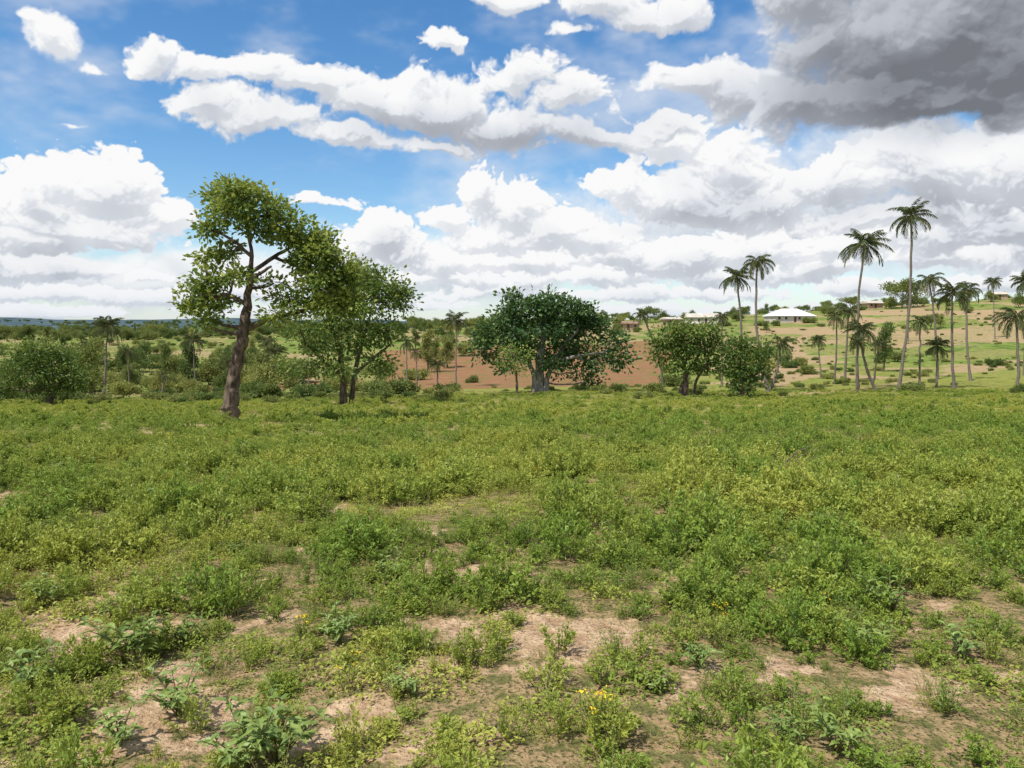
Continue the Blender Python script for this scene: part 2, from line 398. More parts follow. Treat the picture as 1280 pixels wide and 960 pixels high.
cf=lib('weed_mass',far)
cg=lib('grass_tuft',[w_grass(.10,50,.08,.16,.004),w_grass(.14,60,.05,.12,.004),w_grass(.07,26,.12,.24,.003)])
cgf=lib('grass_patch',[w_grass(.4,110,.08,.16,.016),w_grass(.45,110,.05,.12,.018)])
def zone(n,y0,y1,um,pw=1.0,margin=3):
    y=np.sqrt(rng.random(n)*(y1**2-y0**2)+y0**2)
    x=(rng.random(n)*2-1)*(y*um+margin);return x,y
def attrs(n,s0,s1,flat=.2):
    R=np.stack([rng.normal(size=n)*.08,rng.normal(size=n)*.08,rng.random(n)*6.28],1)
    s=(s0+(s1-s0)*rng.random(n));S=np.stack([s,s,s*(1+flat*rng.normal(size=n))],1);return R,np.abs(S)
def lush(x,y):
    u=x/np.maximum(y,3)
    n=.22*fbm(x,y,2.8,71,3)+.78*fbm(x,y,.7,77,2)
    return np.clip((n-.5)*1.6+.50+.06*sstep(-.15,.4,u)*sstep(5,9,y)-.03*sstep(22,36,y),0,1)
def tintf(x,y):
    u=x/np.maximum(y,3)
    return np.clip(.40+(fbm(x,y,3,91,3)-.5)*1.4-.12*sstep(-.1,.4,u)*sstep(50,20,y)+.24*sstep(22,45,y)+rng.normal(size=len(x))*.17,0,1)
def place(name,x,y,s0,s1,idx,coll,tint=None,sc=None,flat=.2):
    R,S=attrs(len(x),s0,s1,flat)
    if sc is not None:S*=sc[:,None]
    scatter(name,np.stack([x,y,HZ(x,y)-.005],1),R,S,idx,tintf(x,y) if tint is None else tint,coll)
# near bushes
x,y=zone(8600,1.9,19,.72);c=cover(x,y);l=lush(x,y)
k=(rng.random(len(x))<(1-.93*c)*(.25+1.1*sstep(.40,.58,l)))&(np.hypot(x,y)>2.3);x,y,l=x[k],y[k],l[k]
idx=np.where(l>.5,rng.choice([0,2,0,2,7,1],len(x)),rng.choice([1,3,4,5,6,7,1,1,0],len(x)))
place('meadow_weeds',x,y,.5,1.1,idx,cn,np.clip(tintf(x,y)-.08*(l>.5),0,1),sc=(.5+.72*sstep(.40,.68,l))*(.70+.30*sstep(3,8,y)))
x,y=zone(5600,1.5,18,.72);c=cover(x,y);k=rng.random(len(x))<(1-.8*c)*.9;x,y=x[k],y[k]
place('creeping_weeds',x,y,.35,.95,rng.choice([5,6,4,5],len(x)),cn,np.clip(tintf(x,y)+.12,0,1))
# extra herbs in the nearest few metres, partly over the sand
x,y=zone(1100,2.4,7.5,.75,margin=1.5);c=cover(x,y);k=rng.random(len(x))<(1-.75*c);x,y=x[k],y[k]
place('creeping_weeds',x,y,.5,.95,rng.choice([0,1,1,3,4,7],len(x)),cn,sc=np.full(len(x),.75))
x,y=zone(1500,1.5,20,.72);c=cover(x,y);k=rng.random(len(x))<(1-.5*c)*.8;x,y=x[k],y[k]
place('grass_tufts',x,y,.5,1.1,rng.choice([0,1,1,2],len(x)),cg,np.clip(tintf(x,y)+.15,0,1))
# far weeds
x,y=zone(33000,16,84,.8);c=cover(x,y);l=lush(x,y)
k=rng.random(len(x))<(1-.9*c)*(.35+.95*sstep(.35,.6,l));x,y,l=x[k],y[k],l[k]
idx=np.where(l>.52,rng.choice([0,1,0,1],len(x)),rng.choice([1,2,2,4,3,4],len(x)))
place('meadow_weeds',x,y,.4,1.0,idx,cf,np.clip(tintf(x,y)-.18*(l>.52),0,1),sc=(.5+.75*sstep(.45,.72,l))*(1-.25*sstep(40,70,y))*(.62+.38*sstep(16,30,y)))
x,y=zone(6000,16,100,.8);c=cover(x,y);k=rng.random(len(x))<(1-.8*c);x,y=x[k],y[k]
place('grass_tufts',x,y,.5,1.1,rng.choice([0,1],len(x)),cgf)
# darker scattered bushes standing out of the low cover
pts=[(480,11.8,1.4),(515,12.3,1.3),(445,11.5,1.1),(97,11,1.1),(620,14,1.0),(320,16,1.1),(220,20,1.2),(700,9,.9),(820,8,1.),(930,9.5,1.1),(560,5.2,.8),(590,5.4,.8),(300,9,.9),(760,6.2,.8),(900,12,1.2),(1010,14,1.2),(1180,11,1.2),(1100,9,1.0),(1230,16,1.3),(390,8,.8),(860,5.,.7),(960,4.4,.7)]
x=np.array([AX(a,d) for a,d,s in pts]);y=np.array([d for a,d,s in pts]);x=np.repeat(x,4)+rng.normal(size=4*len(x))*.22;y=np.repeat(y,4)+rng.normal(size=4*len(y))*.22
x3,y3=zone(700,5,36,.7);x=np.concatenate([x,x3]);y=np.concatenate([y,y3])
place('low_shrubs',x,y,.65,1.15,rng.choice([0,2,7],len(x)),cn,np.clip(rng.normal(.06,.08,len(x)),0,1),sc=np.concatenate([np.repeat([s for *_,s in pts],4)*1.1,.7+.5*sstep(8,25,y3)]))
bw=[w_broad(.30,9,.13),w_broad(.24,8,.11),w_broad(.36,10,.14)]
cb=lib('broadleaf_weed_plant',bw)
pts=[(155,800,4.1,1.0),(215,775,4.4,.8),(130,925,3.2,.7),(210,880,3.5,.6),(335,945,3.1,.75),(300,960,3.0,.6),(20,850,3.8,.8),(1125,750,4.9,.75),(1100,800,4.3,.6),(500,870,3.7,.45),(1060,950,3.1,.6),(880,840,4,.5),(40,720,5.1,.8),(760,690,6.2,.5),(1050,670,7,.7),(990,930,3.2,.5),(1220,800,4.2,.7),(830,870,3.7,.4)]
x=np.array([AX(a,d) for a,b,d,s in pts]);y=np.array([d for a,b,d,s in pts])
R,S=attrs(len(x),.9,1.1,.05);S*=np.array([s for *_,s in pts])[:,None]
scatter('broadleaf_weeds',np.stack([x,y,HZ(x,y)],1),R,S,rng.integers(0,3,len(x)),np.clip(.4+rng.random(len(x))*.3,0,1),cb)
x,y=zone(200,4,24,.7)
place('broadleaf_weeds',x,y,.3,.65,rng.integers(0,3,len(x)),cb,.35+rng.random(len(x))*.4)
# flowers
cy=lib('yellow_wildflower_plant',[w_spindly(.10,.20,8,18,.026,True),w_spindly(.08,.22,6,18,.026,True)])
pts=[(745,3.25,1.1),(752,3.3,.9),(430,3.75,.8),(375,4.4,.8),(910,4.6,.7),(1040,5,.6)]
x=np.array([AX(a,d) for a,d,s in pts]);y=np.array([d for a,d,s in pts]);R,S=attrs(len(x),.9,1.1,.05);S*=np.array([s for *_,s in pts])[:,None]
x2,y2=zone(20,5,18,.7);R2,S2=attrs(len(x2),.5,.8)
x=np.concatenate([x,x2]);y=np.concatenate([y,y2])
scatter('yellow_wildflowers',np.stack([x,y,HZ(x,y)],1),np.concatenate([R,R2]),np.concatenate([S,S2]),rng.integers(0,2,len(x)),np.full(len(x),.4),cy)
for (px,d,h,lean) in((960,10.5,.55,.5),(872,12.5,.5,.1)):
    g=Geo();x0=AX(px,d);
    for k in range(7):
        a=rng.normal()*.5
        tip=np.array([lean*(1+.5*rng.random())+a*.25,rng.normal()*.15,h*(.7+.5*rng.random())])
        g.tube(curve([0,0,-.02],tip,[0,0,.06],6,.02),np.linspace(.011,.003,6),4)
    obj('dry_branch',g.mesh('dry_branch',[bark]),(x0,d,hz(x0,d)))
# ------------------------------------------------------------ trees
def tree(name,d,px0,trunks,blobs,leafL,per,cr,leafm,barkm,depth=1.0,wr=.55,dens=1.0,up=.35,rndb=0,ragged=.5):
    """trunks: list of [(px,py,dy,radius_m)...]; blobs: (px,py,rx,ry,nclumps[,dy])"""
    s=d/F;bx=AX(px0,d);bz=hz(bx,d);g=Geo();allp=[]
    def W(px,py,dy=0): return np.array([AX(px,d)-bx,dy,AZ(py,d)-bz])
    for tr in trunks:
        p=np.array([W(a,b,c) for a,b,c,r in tr]);r=np.array([q[3] for q in tr])
        if tr is trunks[0] or tr[0][1]>=490 : p[0,2]=min(p[0,2],-.15)
        tt=np.linspace(0,len(p)-1,len(p)*4);P=np.array([np.interp(tt,np.arange(len(p)),p[:,j]) for j in range(3)]).T
        for _ in range(2):
            P[1:-1]=P[:-2]*.25+P[1:-1]*.5+P[2:]*.25
        Rr=np.interp(tt,np.arange(len(p)),r);P[1:-1]+=rng.normal(size=(len(P)-2,3))*Rr[1:-1,None]*.12
        g.tube(P,Rr,10,0,wob=.06);allp.append(P)
    allp=np.concatenate(allp)
    for bl in blobs:
        px,py,rx,ry,n=bl[:5];dy=bl[5] if len(bl)>5 else rng.normal()*rx*s*.35
        c=W(px,py,dy);rad=np.array([rx*s,rx*s*depth,ry*s])
        cand=allp[allp[:,2]<c[2]+.3] if (allp[:,2]<c[2]+.3).any() else allp
        q=cand[np.argmin(np.linalg.norm(cand-(c-[0,0,rad[2]*.8]),axis=1))]
        D=np.linalg.norm(c-q)
        lim=curve(q,c,[0,0,-.08*D],6,.05*D/3);g.tube(lim,np.linspace(.07,.03,6)*(1+D*.1),6)
        n=max(3,int(n*dens))
        v=rng.normal(size=(n,3));v/=np.linalg.norm(v,axis=1,keepdims=True);rr=rng.random(n)**(1/2.2)*(1-ragged/2+ragged*rng.random(n))
        cc=c+v*rr[:,None]*rad
        for m in range(n):
            st=lim[rng.integers(2,6)]
            if m%2==0:g.tube(curve(st,cc[m],[0,0,.03],4,.03),[.03,.022,.014,.006],3)
        sz=(.5+.8*rng.random(n));cnt=np.maximum(4,(per*sz**2*rng.uniform(.6,1.3,n))).astype(int)
        kk=np.repeat(np.arange(n),cnt);N=len(kk)
        off=rng.normal(size=(N,3))*cr*sz[kk][:,None]*[1,1,.62]
        pos=cc[kk]+off
        dr=off/cr*.7+v[kk]*.5+rng.normal(size=(N,3))*.5;dr[:,2]-=.1
        L=leafL*(.65+.7*rng.random(N));cl=rng.random(n)*.5
        rnd=np.clip(cl[kk]+rng.random(N)*.5+rndb+off[:,2]/cr*.12,0,1)
        g.leaves(pos,dr,L,L*wr,up,1,rnd)
    return obj(name,g.mesh(name,[barkm,leafm]),(bx,d,bz))
tree('cashew_tree',32,285,
 [[(285,533,0,.44),(287,508,0,.33),(289,480,.1,.28),(296,445,.1,.26),(306,412,.0,.24),(309,385,0,.18),(314,350,.1,.12),(318,315,0,.08),(312,275,-.1,.05)],
  [(306,412,0,.15),(325,402,.3,.11),(350,395,.5,.09),(385,385,.5,.08),(420,365,.6,.05)],
  [(309,380,0,.10),(290,368,-.3,.08),(262,372,-.5,.05)],
  [(316,340,0,.09),(345,318,.4,.08),(375,300,.5,.05)],
  [(317,320,0,.08),(298,300,-.4,.06),(278,290,-.5,.04)],
  [(311,372,0,.08),(325,350,-.8,.07),(350,335,-.9,.05)]],
 [(280,244,24,7,12),(318,243,32,10,16),(350,262,24,14,16),(300,266,34,12,14),(268,286,14,13,10),(262,320,10,8,5),(285,315,15,7,5),(326,290,24,12,8),(364,290,26,14,16),(394,298,24,14,16),
  (407,318,22,20,18),(378,328,26,10,9),(298,348,26,6,9),(268,354,16,6,6),(252,370,20,12,12),(240,388,11,11,5),(280,377,20,6,7),(258,402,12,8,4),(398,350,28,15,13),
  (430,345,24,22,22),(362,372,26,9,7),(345,354,16,6,4),(410,380,32,15,14),(350,396,26,8,6),(445,375,20,20,14)],
 .21,54,.24,leaf_main,bark,.9,.6,up=.3,rndb=.10,ragged=.6)
tree('broadleaf_tree',56,430,
 [[(428,500,0,.30),(429,480,0,.24),(425,450,.2,.2),(418,415,.2,.14),(410,385,0,.08)],[(437,500,.4,.22),(440,475,.4,.17),(448,440,.3,.14),(462,400,0,.09),(470,370,0,.06)],[(429,470,0,.16),(405,450,-.5,.12),(385,430,-.5,.08)],[(440,470,.3,.14),(465,448,.5,.1),(488,430,.5,.07)]],
 [(425,348,28,22,20),(452,346,26,18,20),(474,360,26,19,24),(496,374,16,14,16),(445,385,32,20,20),(410,400,30,20,18),(484,412,22,19,17),(445,425,30,17,16),(395,435,26,17,14),(415,458,30,14,13),(465,452,26,15,13),(380,410,22,16,9),(365,455,16,12,6)],
 .28,54,.45,leaf_mid,bark,.9,.6,rndb=.06,ragged=.6)
tree('wild_fig_tree',86,675,
 [[(674,491,0,.8),(674,478,0,.6),(675,465,0,.5),(676,440,0,.45),(680,410,0,.25),(684,385,0,.12)],[(668,491,-.5,.3),(668,470,-.3,.26),(655,440,0,.22),(640,410,0,.12)],[(682,491,-.4,.3),(684,470,0,.28),(700,440,0,.22),(722,412,0,.14)],[(676,455,0,.25),(650,430,1,.18),(615,430,1,.1)],[(678,455,0,.25),(720,445,-1,.18),(755,440,-1,.1)]],
 [(686,380,26,11,26),(712,386,18,10,14),(655,382,20,10,18),(638,372,9,6,7),(728,396,20,13,22),(628,396,18,11,16),(645,412,32,16,30),(690,410,42,19,44),(742,412,18,15,18),(612,420,14,12,11),(655,438,28,12,16),(705,440,34,14,22),(766,424,13,12,11),(748,448,22,13,13),(600,436,7,12,6),(634,457,16,10,7),(722,464,20,10,9),(774,448,6,14,7),(692,455,20,10,7),(742,474,12,8,5),(612,446,8,8,4)],
 .44,44,.60,leaf_dark,bark_pale,1.0,.65,up=.25,ragged=.9)
tree('small_tree',76,645,[[(646,496,0,.14),(646,475,0,.11),(644,455,0,.08),(643,440,0,.05)]],
 [(640,440,18,7,14),(655,448,12,9,8),(630,452,11,7,6),(645,464,13,8,6)],.25,30,.4,leaf_main,bark,1,.5)
tree('mango_tree',70,858,[[(856,500,0,.3),(858,480,0,.24),(855,455,0,.18),(850,430,0,.1)],[(849,500,.2,.2),(853,484,.1,.18),(862,462,.3,.14),(878,440,.4,.09)],[(868,500,-.4,.16),(868,478,-.3,.13),(885,450,-.3,.09)]],
 [(850,412,20,10,20),(872,415,20,11,20),(832,428,16,12,14),(855,435,28,13,24),(885,433,17,14,18),(824,447,11,8,8),(870,455,20,9,10),(892,452,12,10,8),(842,455,14,8,7)],
 .31,46,.46,leaf_mid,bark,1,.6,ragged=.7)
tree('mango_tree',68,930,[[(928,503,0,.24),(929,485,0,.2),(928,460,0,.15),(926,440,0,.08)],[(937,503,.3,.18),(938,482,.2,.14),(945,455,.2,.08)]],
 [(925,430,15,10,15),(945,440,14,12,13),(910,445,12,11,10),(935,458,20,14,18),(915,468,12,10,8),(953,465,11,12,10),(930,483,20,9,9)],
 .29,46,.45,leaf_mid,bark,1,.6,rndb=-.15,ragged=.7)
tree('mango_tree',58,55,[[(58,506,0,.22),(58,488,0,.2),(55,465,0,.15),(50,445,0,.08)],[(58,490,0,.14),(75,470,.3,.1),(85,458,.3,.06)]],
 [(48,438,26,11,34),(72,446,22,12,26),(25,450,20,12,22),(50,462,38,14,42),(90,463,16,14,18),(10,468,14,14,14),(35,482,28,9,18),(72,483,26,9,16),(94,482,12,8,8),(3,485,14,8,8)],
 .23,44,.38,leaf_mid,bark,1,.6,rndb=-.08,ragged=.6)
# ------------------------------------------------------------ palms
def frond_crown(seed,nf=24,Lf=3.6,droop=1.0):
    g=Geo()
    for k in range(nf):
        a=k*2.39996+rng.normal()*.25;e=math.radians(74-115*(k/nf)**.9+rng.normal()*10);L=Lf*(.75+.35*rng.random())*(1-.15*(k<4))
        n=12;p=[np.zeros(3)];ang=e
        for j in range(n):
            st=L/n;p.append(p[-1]+np.array([math.cos(a)*math.cos(ang),math.sin(a)*math.cos(ang),math.sin(ang)])*st)
            ang-=(.07+.12*rng.random())*droop*(.6+1.0*j/n);ang=max(ang,-1.5)
        p=np.array(p);g.tube(p,np.linspace(.045,.008,n+1),4,0,)
        m=26;tt=np.linspace(.13,.99,m)*n
        pos=np.array([np.interp(tt,np.arange(n+1),p[:,j]) for j in range(3)]).T
        tg=np.gradient(pos,axis=0);tg/=np.linalg.norm(tg,axis=1,keepdims=True)
        side=np.cross(tg,[0,0,1.0]);side/=np.maximum(np.linalg.norm(side,axis=1,keepdims=True),.01)
        ll=.75*(Lf/3.6)*np.sin(np.clip(tt/n*.9+.12,0,1)*math.pi)**.6
        old=.9 if k>nf-4 and rng.random()<.7 else 0
        for sg in(-1,1):
            dr=side*sg*.8+tg*.65+np.array([0,0,-.45])+rng.normal(size=(m,3))*.12
            g.leaves(pos,dr,ll*(.8+.4*rng.random(m)),.065,.8,1,np.clip(rng.random(m)*.75+old,0,1),fold=.1,droop=.3)
    for k in range(6):
        a=rng.random()*6.28;c=np.array([math.cos(a)*.28,math.sin(a)*.28,-.22-.2*rng.random()])
        g.tube(np.array([c+[0,0,.14],c+[0,0,.08],c,c-[0,0,.08],c-[0,0,.13]]),[.01,.09,.12,.09,.01],6,0)
    return g.mesh('palm_fronds',[stem_m,leaf_palm])
crowns=[frond_crown(0),frond_crown(1,20,3.4,1.25),frond_crown(2,26,3.8,.9),frond_crown(3,17,3.2,1.4)]
def palm(px,pyt,pxb,d,R,k=None,bend=0,r0=.19):
    bx=AX(pxb,d);bz=hz(bx,d);top=np.array([AX(px,d)-bx,rng.normal()*.6,AZ(pyt,d)-bz])
    e=bpy.data.objects.new('coconut_palm',None);e.location=(bx,d,bz);link(e)
    g=Geo();P=curve([0,0,-.3],top,[bend*d/F,0,0],14,.03)
    rr=np.interp(np.linspace(0,1,14),[0,.06,.15,1],[1.7,1.2,1,.62])*r0
    g.tube(P,rr,9,0,wob=.03);obj('trunk',g.mesh('palm_trunk',[palm_bark],True),(0,0,0),e)
    cr=crowns[rng.integers(0,4) if k is None else k]
    c=obj('fronds',cr,tuple(top),e);s=R*d/F/3.1;c.scale=(s,s,s);c.rotation_euler=(rng.normal()*.08,rng.normal()*.08,rng.random()*6.28)
for a in [(1132,270,1123,82,30,0,7),(1072,305,1074,84,31,2,-4),(948,327,962,82,26,1,-8),(920,345,928,90,23,2,3),
 (1187,366,1195,86,27,0,-2),(1213,362,1215,100,24,3,-3),(1163,350,1173,104,24,1,3),(1151,402,1152,84,20,3,0),(1172,432,1172,88,19,2,0),
 (1268,396,1274,80,32,1,2),(1278,352,1282,110,22,0,0),(1073,412,1098,84,22,2,-5),(1040,396,1044,98,19,3,1),(1057,388,1057,104,21,1,0),(1068,428,1073,80,16,0,0),
 (800,393,830,84,17,3,6),(978,430,962,84,26,3,3),(903,395,903,100,14,1,0),(130,408,128,110,26,2,0),(570,400,570,120,20,0,0),(507,428,509,110,18,3,0),(547,455,547,100,12,2,0),
 (110,430,112,125,18,1,0),(240,425,243,130,18,0,0),(345,440,343,120,18,2,0),(200,470,200,95,14,3,0),(1130,372,1135,190,14,1,0),(335,425,333,150,15,1,0),(1240,352,1243,190,12,2,0),(1092,430,1092,92,15,1,0),(1025,425,1027,110,13,2,0),
 (160,440,160,120,16,3,0),(290,450,291,110,14,1,0),(385,430,385,140,14,0,0),(520,440,521,130,13,3,0)]:
    palm(a[0],a[1],a[2],a[3],a[4],a[5],a[6],.16 if a[4]>20 else .12)
# ------------------------------------------------------------ distant tree mass
def dtree(h,w,kind,seed):
    g=Geo();nb=7 if kind!='tall' else 6
    tr=curve([0,0,-.3],[w*.05,0,h*.55],[w*.03,0,0],6,.05);g.tube(tr,np.linspace(h*.025,h*.01,6),6)
    for k in range(nb+4):
        a=rng.random()*6.28;q=rng.random()**.6
        if kind=='round': c=np.array([math.cos(a)*q*w*.36,math.sin(a)*q*w*.36,h*(.26+.52*rng.random()*(1.1-q*.6))]);r=np.array([.18*w,.18*w,.11*h])
        elif kind=='tall': c=np.array([math.cos(a)*q*w*.28,math.sin(a)*q*w*.28,h*(.25+.67*k/(nb+4))]);r=np.array([.17*w,.17*w,.07*h])
        elif kind=='flat': c=np.array([math.cos(a)*q*w*.42,math.sin(a)*q*w*.42,h*(.55+.35*rng.random())]);r=np.array([.16*w,.16*w,.06*h])
        else: c=np.array([math.cos(a)*q*w*.38,math.sin(a)*q*w*.38,h*(.15+.5*rng.random()*(1.2-q*.7))]);r=np.array([.17*w,.17*w,.16*h])
        g.tube(curve(tr[rng.integers(2,6)],c,[0,0,-.1],4,.05),[h*.012,.04,.03,.015],3)
        n=18;v=rng.normal(size=(n,3));v/=np.linalg.norm(v,axis=1,keepdims=True);cc=c+v*(rng.random(n)**.45*rng.uniform(.7,1.4,n))[:,None]*r
        kk=np.repeat(np.arange(n),15);off=rng.normal(size=(len(kk),3))*w*.04
        L=.34*(.6+.8*rng.random(len(kk)))*(w/6)**.5
        cl=rng.random(n)*.5;g.leaves(cc[kk]+off,off+v[kk]*w*.03+rng.normal(size=(len(kk),3))*.1,L,L*.6,.3,1,np.clip(cl[kk]+.5*rng.random(len(kk)),0,1))
    return g.mesh('tree',[bark,leaf_dist])
dts=[dtree(6,6.5,'round',0),dtree(7,7,'round',1),dtree(9,5,'tall',2),dtree(6.5,8,'flat',3),dtree(2.6,4,'bush',4),dtree(2.0,3.2,'bush',5),dtree(8,6,'tall',6),dtree(5,6,'round',7)]
cd=lib('valley_tree',dts)
def scat_trees(name,x,y,idx,s,t):
    n=len(x);R=np.stack([rng.normal(size=n)*.03,rng.normal(size=n)*.03,rng.random(n)*6.28],1)
    S=np.stack([s,s,s*(.9+.25*rng.random(n))],1)
    scatter(name,np.stack([x,y,HZ(x,y)-.1],1),R,S,idx,t,cd)
n=8000;y=88*np.exp(rng.random(n)*math.log(620/88));x=(rng.random(n)*2-1)*.85*y;u=x/y
den=sstep(.42,.6,fbm(x,y,22,101,3))*.5+.06
den*=np.where(u<-.16,1.1,1.0)
den*=np.where((u>-.17)&(u<.20)&(y>106)&(y<236),.015,1)
den*=np.where((u>.2)&(y<230),.12,1)
den*=np.where((u>.36)&(y>=230),.5,1)
den*=np.where((u>-.16)&(u<.2)&(y<110),.05,1)
den*=np.where((u>.12)&(u<.48)&(y>225)&(y<330),.4,1)
den*=np.where(y<112,.45,1)
k=rng.random(n)<den*.42;x,y,u=x[k],y[k],u[k];n=len(x)
idx=rng.choice([0,1,2,3,4,5,6,7,4,5,7,4],n);s=.5+.55*rng.random(n)
s*=np.where(y>200,.8,1.0)
scat_trees('valley_trees',x,y,idx,s,np.clip(rng.normal(.42,.33,n),0,1))
n=3600;y=380*np.exp(rng.random(n)*math.log(1500/380));x=(rng.random(n)*2-1)*.85*y
k=rng.random(n)<sstep(.42,.58,fbm(x,y,120,131,3))*np.where(x/y>.3,.35,.8);x,y=x[k],y[k];n=len(x)
scat_trees('distant_woodland',x,y,rng.choice([0,1,4,7,3],n),.7+.5*rng.random(n),np.clip(rng.normal(.2,.2,n),0,1))
n=5200;y=92*np.exp(rng.random(n)*math.log(340/92));x=(rng.random(n)*2-1)*.8*y;u=x/y
k=rng.random(n)<(.15+.85*sstep(.45,.6,fbm(x,y,12,151,3)))*np.where((u>-.17)&(u<.20)&(y>106)&(y<236),.06,.55);x,y=x[k],y[k];n=len(x)
scat_trees('slope_scrub',x,y,rng.choice([4,5],n),.12+.30*rng.random(n)**1.5,np.clip(rng.normal(.5,.25,n),0,1))
# shrub belt along the meadow's edge
n=420;y=62+rng.random(n)*28;x=(rng.random(n)*2-1)*.8*y;u=x/y
k=(rng.random(n)<np.where(u<-.08,.45,np.where(u<.16,.12,.12)))&~((abs(u-.035)<.05)&(y<86));x,y=x[k],y[k];n=len(x)
scat_trees('shrubs',x,y,rng.choice([4,5],n),.22+.42*rng.random(n),np.clip(rng.normal(.42,.22,n),0,1))
E=[(865,335,0,.9,.0),(812,325,3,1.0,.2),(828,330,1,.9,.1),(757,300,2,.9,.2),(748,310,0,.9,.1),(520,230,2,.8,.2),(600,220,1,.9,.3),(1030,320,7,1.,.4),(1060,330,3,1.1,.3),(1125,330,3,1.8,.35),(1145,335,0,1.1,.3),(205,150,2,.9,.2),(175,180,0,1.1,.0),(160,190,1,1.0,.05),(65,210,0,1.1,.05),(120,160,1,1,.1),(590,135,5,.8,.4),(780,290,7,.8,.2),(545,180,6,.8,.3),(700,260,1,.9,.2),(560,100,4,.8,.3),(500,96,4,1.2,.3),(470,92,4,.9,.3),(385,84,4,1.1,.1),(330,86,5,1.2,.2),(610,250,0,1,.2),(560,240,7,1,.4),(640,250,2,.8,.3),(1270,300,1,1,.3),(1235,330,0,.9,.3),
 (950,275,4,1.1,.4),(970,272,5,1.2,.3),(1010,276,4,1.2,.4),(1035,300,7,1,.4),(905,280,4,1.2,.3),(920,300,7,1,.2),(770,270,4,1.3,.3),(795,275,5,1.2,.3),(850,262,4,1,.4),(1110,335,7,.9,.3),(1075,335,4,1.2,.3),(535,160,2,1,.6),(580,200,7,1,.7),(560,170,6,.9,.5),(520,145,4,1.2,.7)]
scat_trees('ridge_trees',np.array([AX(a,d) for a,d,*_ in E]),np.array([float(e[1]) for e in E]),np.array([e[2] for e in E]),np.array([e[3] for e in E]),np.array([e[4] for e in E]))
# ------------------------------------------------------------ houses
wall_m=mat_simple('mud_wall',(.33,.22,.15),(.45,.33,.23),1.2,.95);wall_w=mat_simple('plaster_wall',(.50,.43,.36),(.60,.54,.47),1,.9)
roof_w=mat_simple('roof_metal_bright',(.62,.63,.64),(.80,.80,.80),.8,.45,0,.1);roof_t=mat_simple('roof_metal_weathered',(.45,.40,.33),(.62,.56,.48),.8,.6,0,.1)
roof_r=mat_simple('roof_rusty',(.22,.13,.09),(.34,.22,.16),1,.7);wood_m=mat_simple('door_wood',(.07,.04,.025),(.12,.07,.04),3,.7);glass_m=mat_simple('window_dark',(.02,.02,.025),(.04,.04,.05),1,.3)
def box(g,x0,x1,y0,y1,z0,z1,mat=0):
    v=[(x0,y0,z0),(x1,y0,z0),(x1,y1,z0),(x0,y1,z0),(x0,y0,z1),(x1,y0,z1),(x1,y1,z1),(x0,y1,z1)]
    g.add(v,f4=[(0,3,2,1),(4,5,6,7),(0,1,5,4),(1,2,6,5),(2,3,7,6),(3,0,4,7)],mat=mat)
def part(name,g,mats,e): return obj(name,g.mesh(name,mats),(0,0,0),e)
def house(px,d,w,dp,h,rh,wm,rm,rot=0,hip=True,lift=0):
    x=AX(px,d);e=bpy.data.objects.new('village_house',None);e.location=(x,d,hz(x,d)+lift);e.rotation_euler[2]=rot;link(e)
    g=Geo();box(g,-w/2,w/2,-dp/2,dp/2,-1.5,h);part('walls',g,[wm],e)
    g=Geo();o=.6;a=w/2+o;b=dp/2+o;r=(a-b if hip else a);z0=h+.01;z1=h+rh
    r=max(r,.3)
    v=[(-a,-b,z0),(a,-b,z0),(a,b,z0),(-a,b,z0),(-r,0,z1),(r,0,z1),(-a,-b,z0+.12),(a,-b,z0+.12),(a,b,z0+.12),(-a,b,z0+.12)]
    g.add(v,f3=[(7,8,5),(9,6,4)],f4=[(0,3,2,1),(6,7,5,4),(8,9,4,5),(0,1,7,6),(1,2,8,7),(2,3,9,8),(3,0,6,9)]);part('roof',g,[rm],e)
    g=Geo();box(g,-.45,.45,-dp/2-.04,-dp/2-.003,-.1,2.0);part('door',g,[wood_m],e)
    g=Geo()
    for q in np.arange(-w/2+1.4,w/2-1,2.6):
        if abs(q)>1.1: box(g,q-.4,q+.4,-dp/2-.04,-dp/2-.003,1.0,1.9)
    if g.n: part('windows',g,[glass_m],e)
house(985,285,15,9,2.2,2.8,wall_w,roof_w,.15,True,-.3)
house(880,290,13,7,2.4,1.6,wall_w,roof_t,-.1,False,.4);house(862,270,6,4,2.3,.8,wall_m,roof_t,.2,False)
house(783,290,8,5,2.3,1.0,wall_m,roof_r,.1,False);house(838,300,6,5,2.4,.9,wall_m,roof_t,.3,False)
house(1088,345,7,5,2.2,1.2,wall_m,roof_t,.2,False);house(1244,345,6,5,2.3,1.2,wall_m,roof_t,-.2,False)
# ------------------------------------------------------------ sky and clouds
SUN_EL=math.radians(57);SUN_AZ=math.radians(-130)
def qdir(px,py):
    v=Vector(((px-640)/F,1,(480-py)/F));c,s=math.cos(-PITCH),math.sin(-PITCH)
    v=Vector((v.x,v.y*c-v.z*s,v.y*s+v.z*c)).normalized()
    return math.atan2(v.x,v.y),math.asin(v.z)
STEP=math.radians(.055)
az=np.arange(math.radians(-58),math.radians(58),STEP);el=np.arange(math.radians(-.6),math.radians(36),STEP)
A,Ee=np.meshgrid(az,el)
def worley(x,y,seed):
    xi=np.floor(x).astype(np.int64);yi=np.floor(y).astype(np.int64);best=np.full(x.shape,9.)
    for i in(-1,0,1):
        for j in(-1,0,1):
            a=xi+i;b=yi+j
            n=(a*374761393+b*668265263+seed*982451653)&0xffffffff;n=((n^(n>>13))*1274126177)&0xffffffff;n^=n>>16
            px=a+(n&0xffff)/65535.;n2=(n*2654435761+12345)&0xffffffff;n2^=n2>>15;py=b+(n2&0xffff)/65535.
            best=np.minimum(best,(x-px)**2+(y-py)**2)
    return np.sqrt(best)
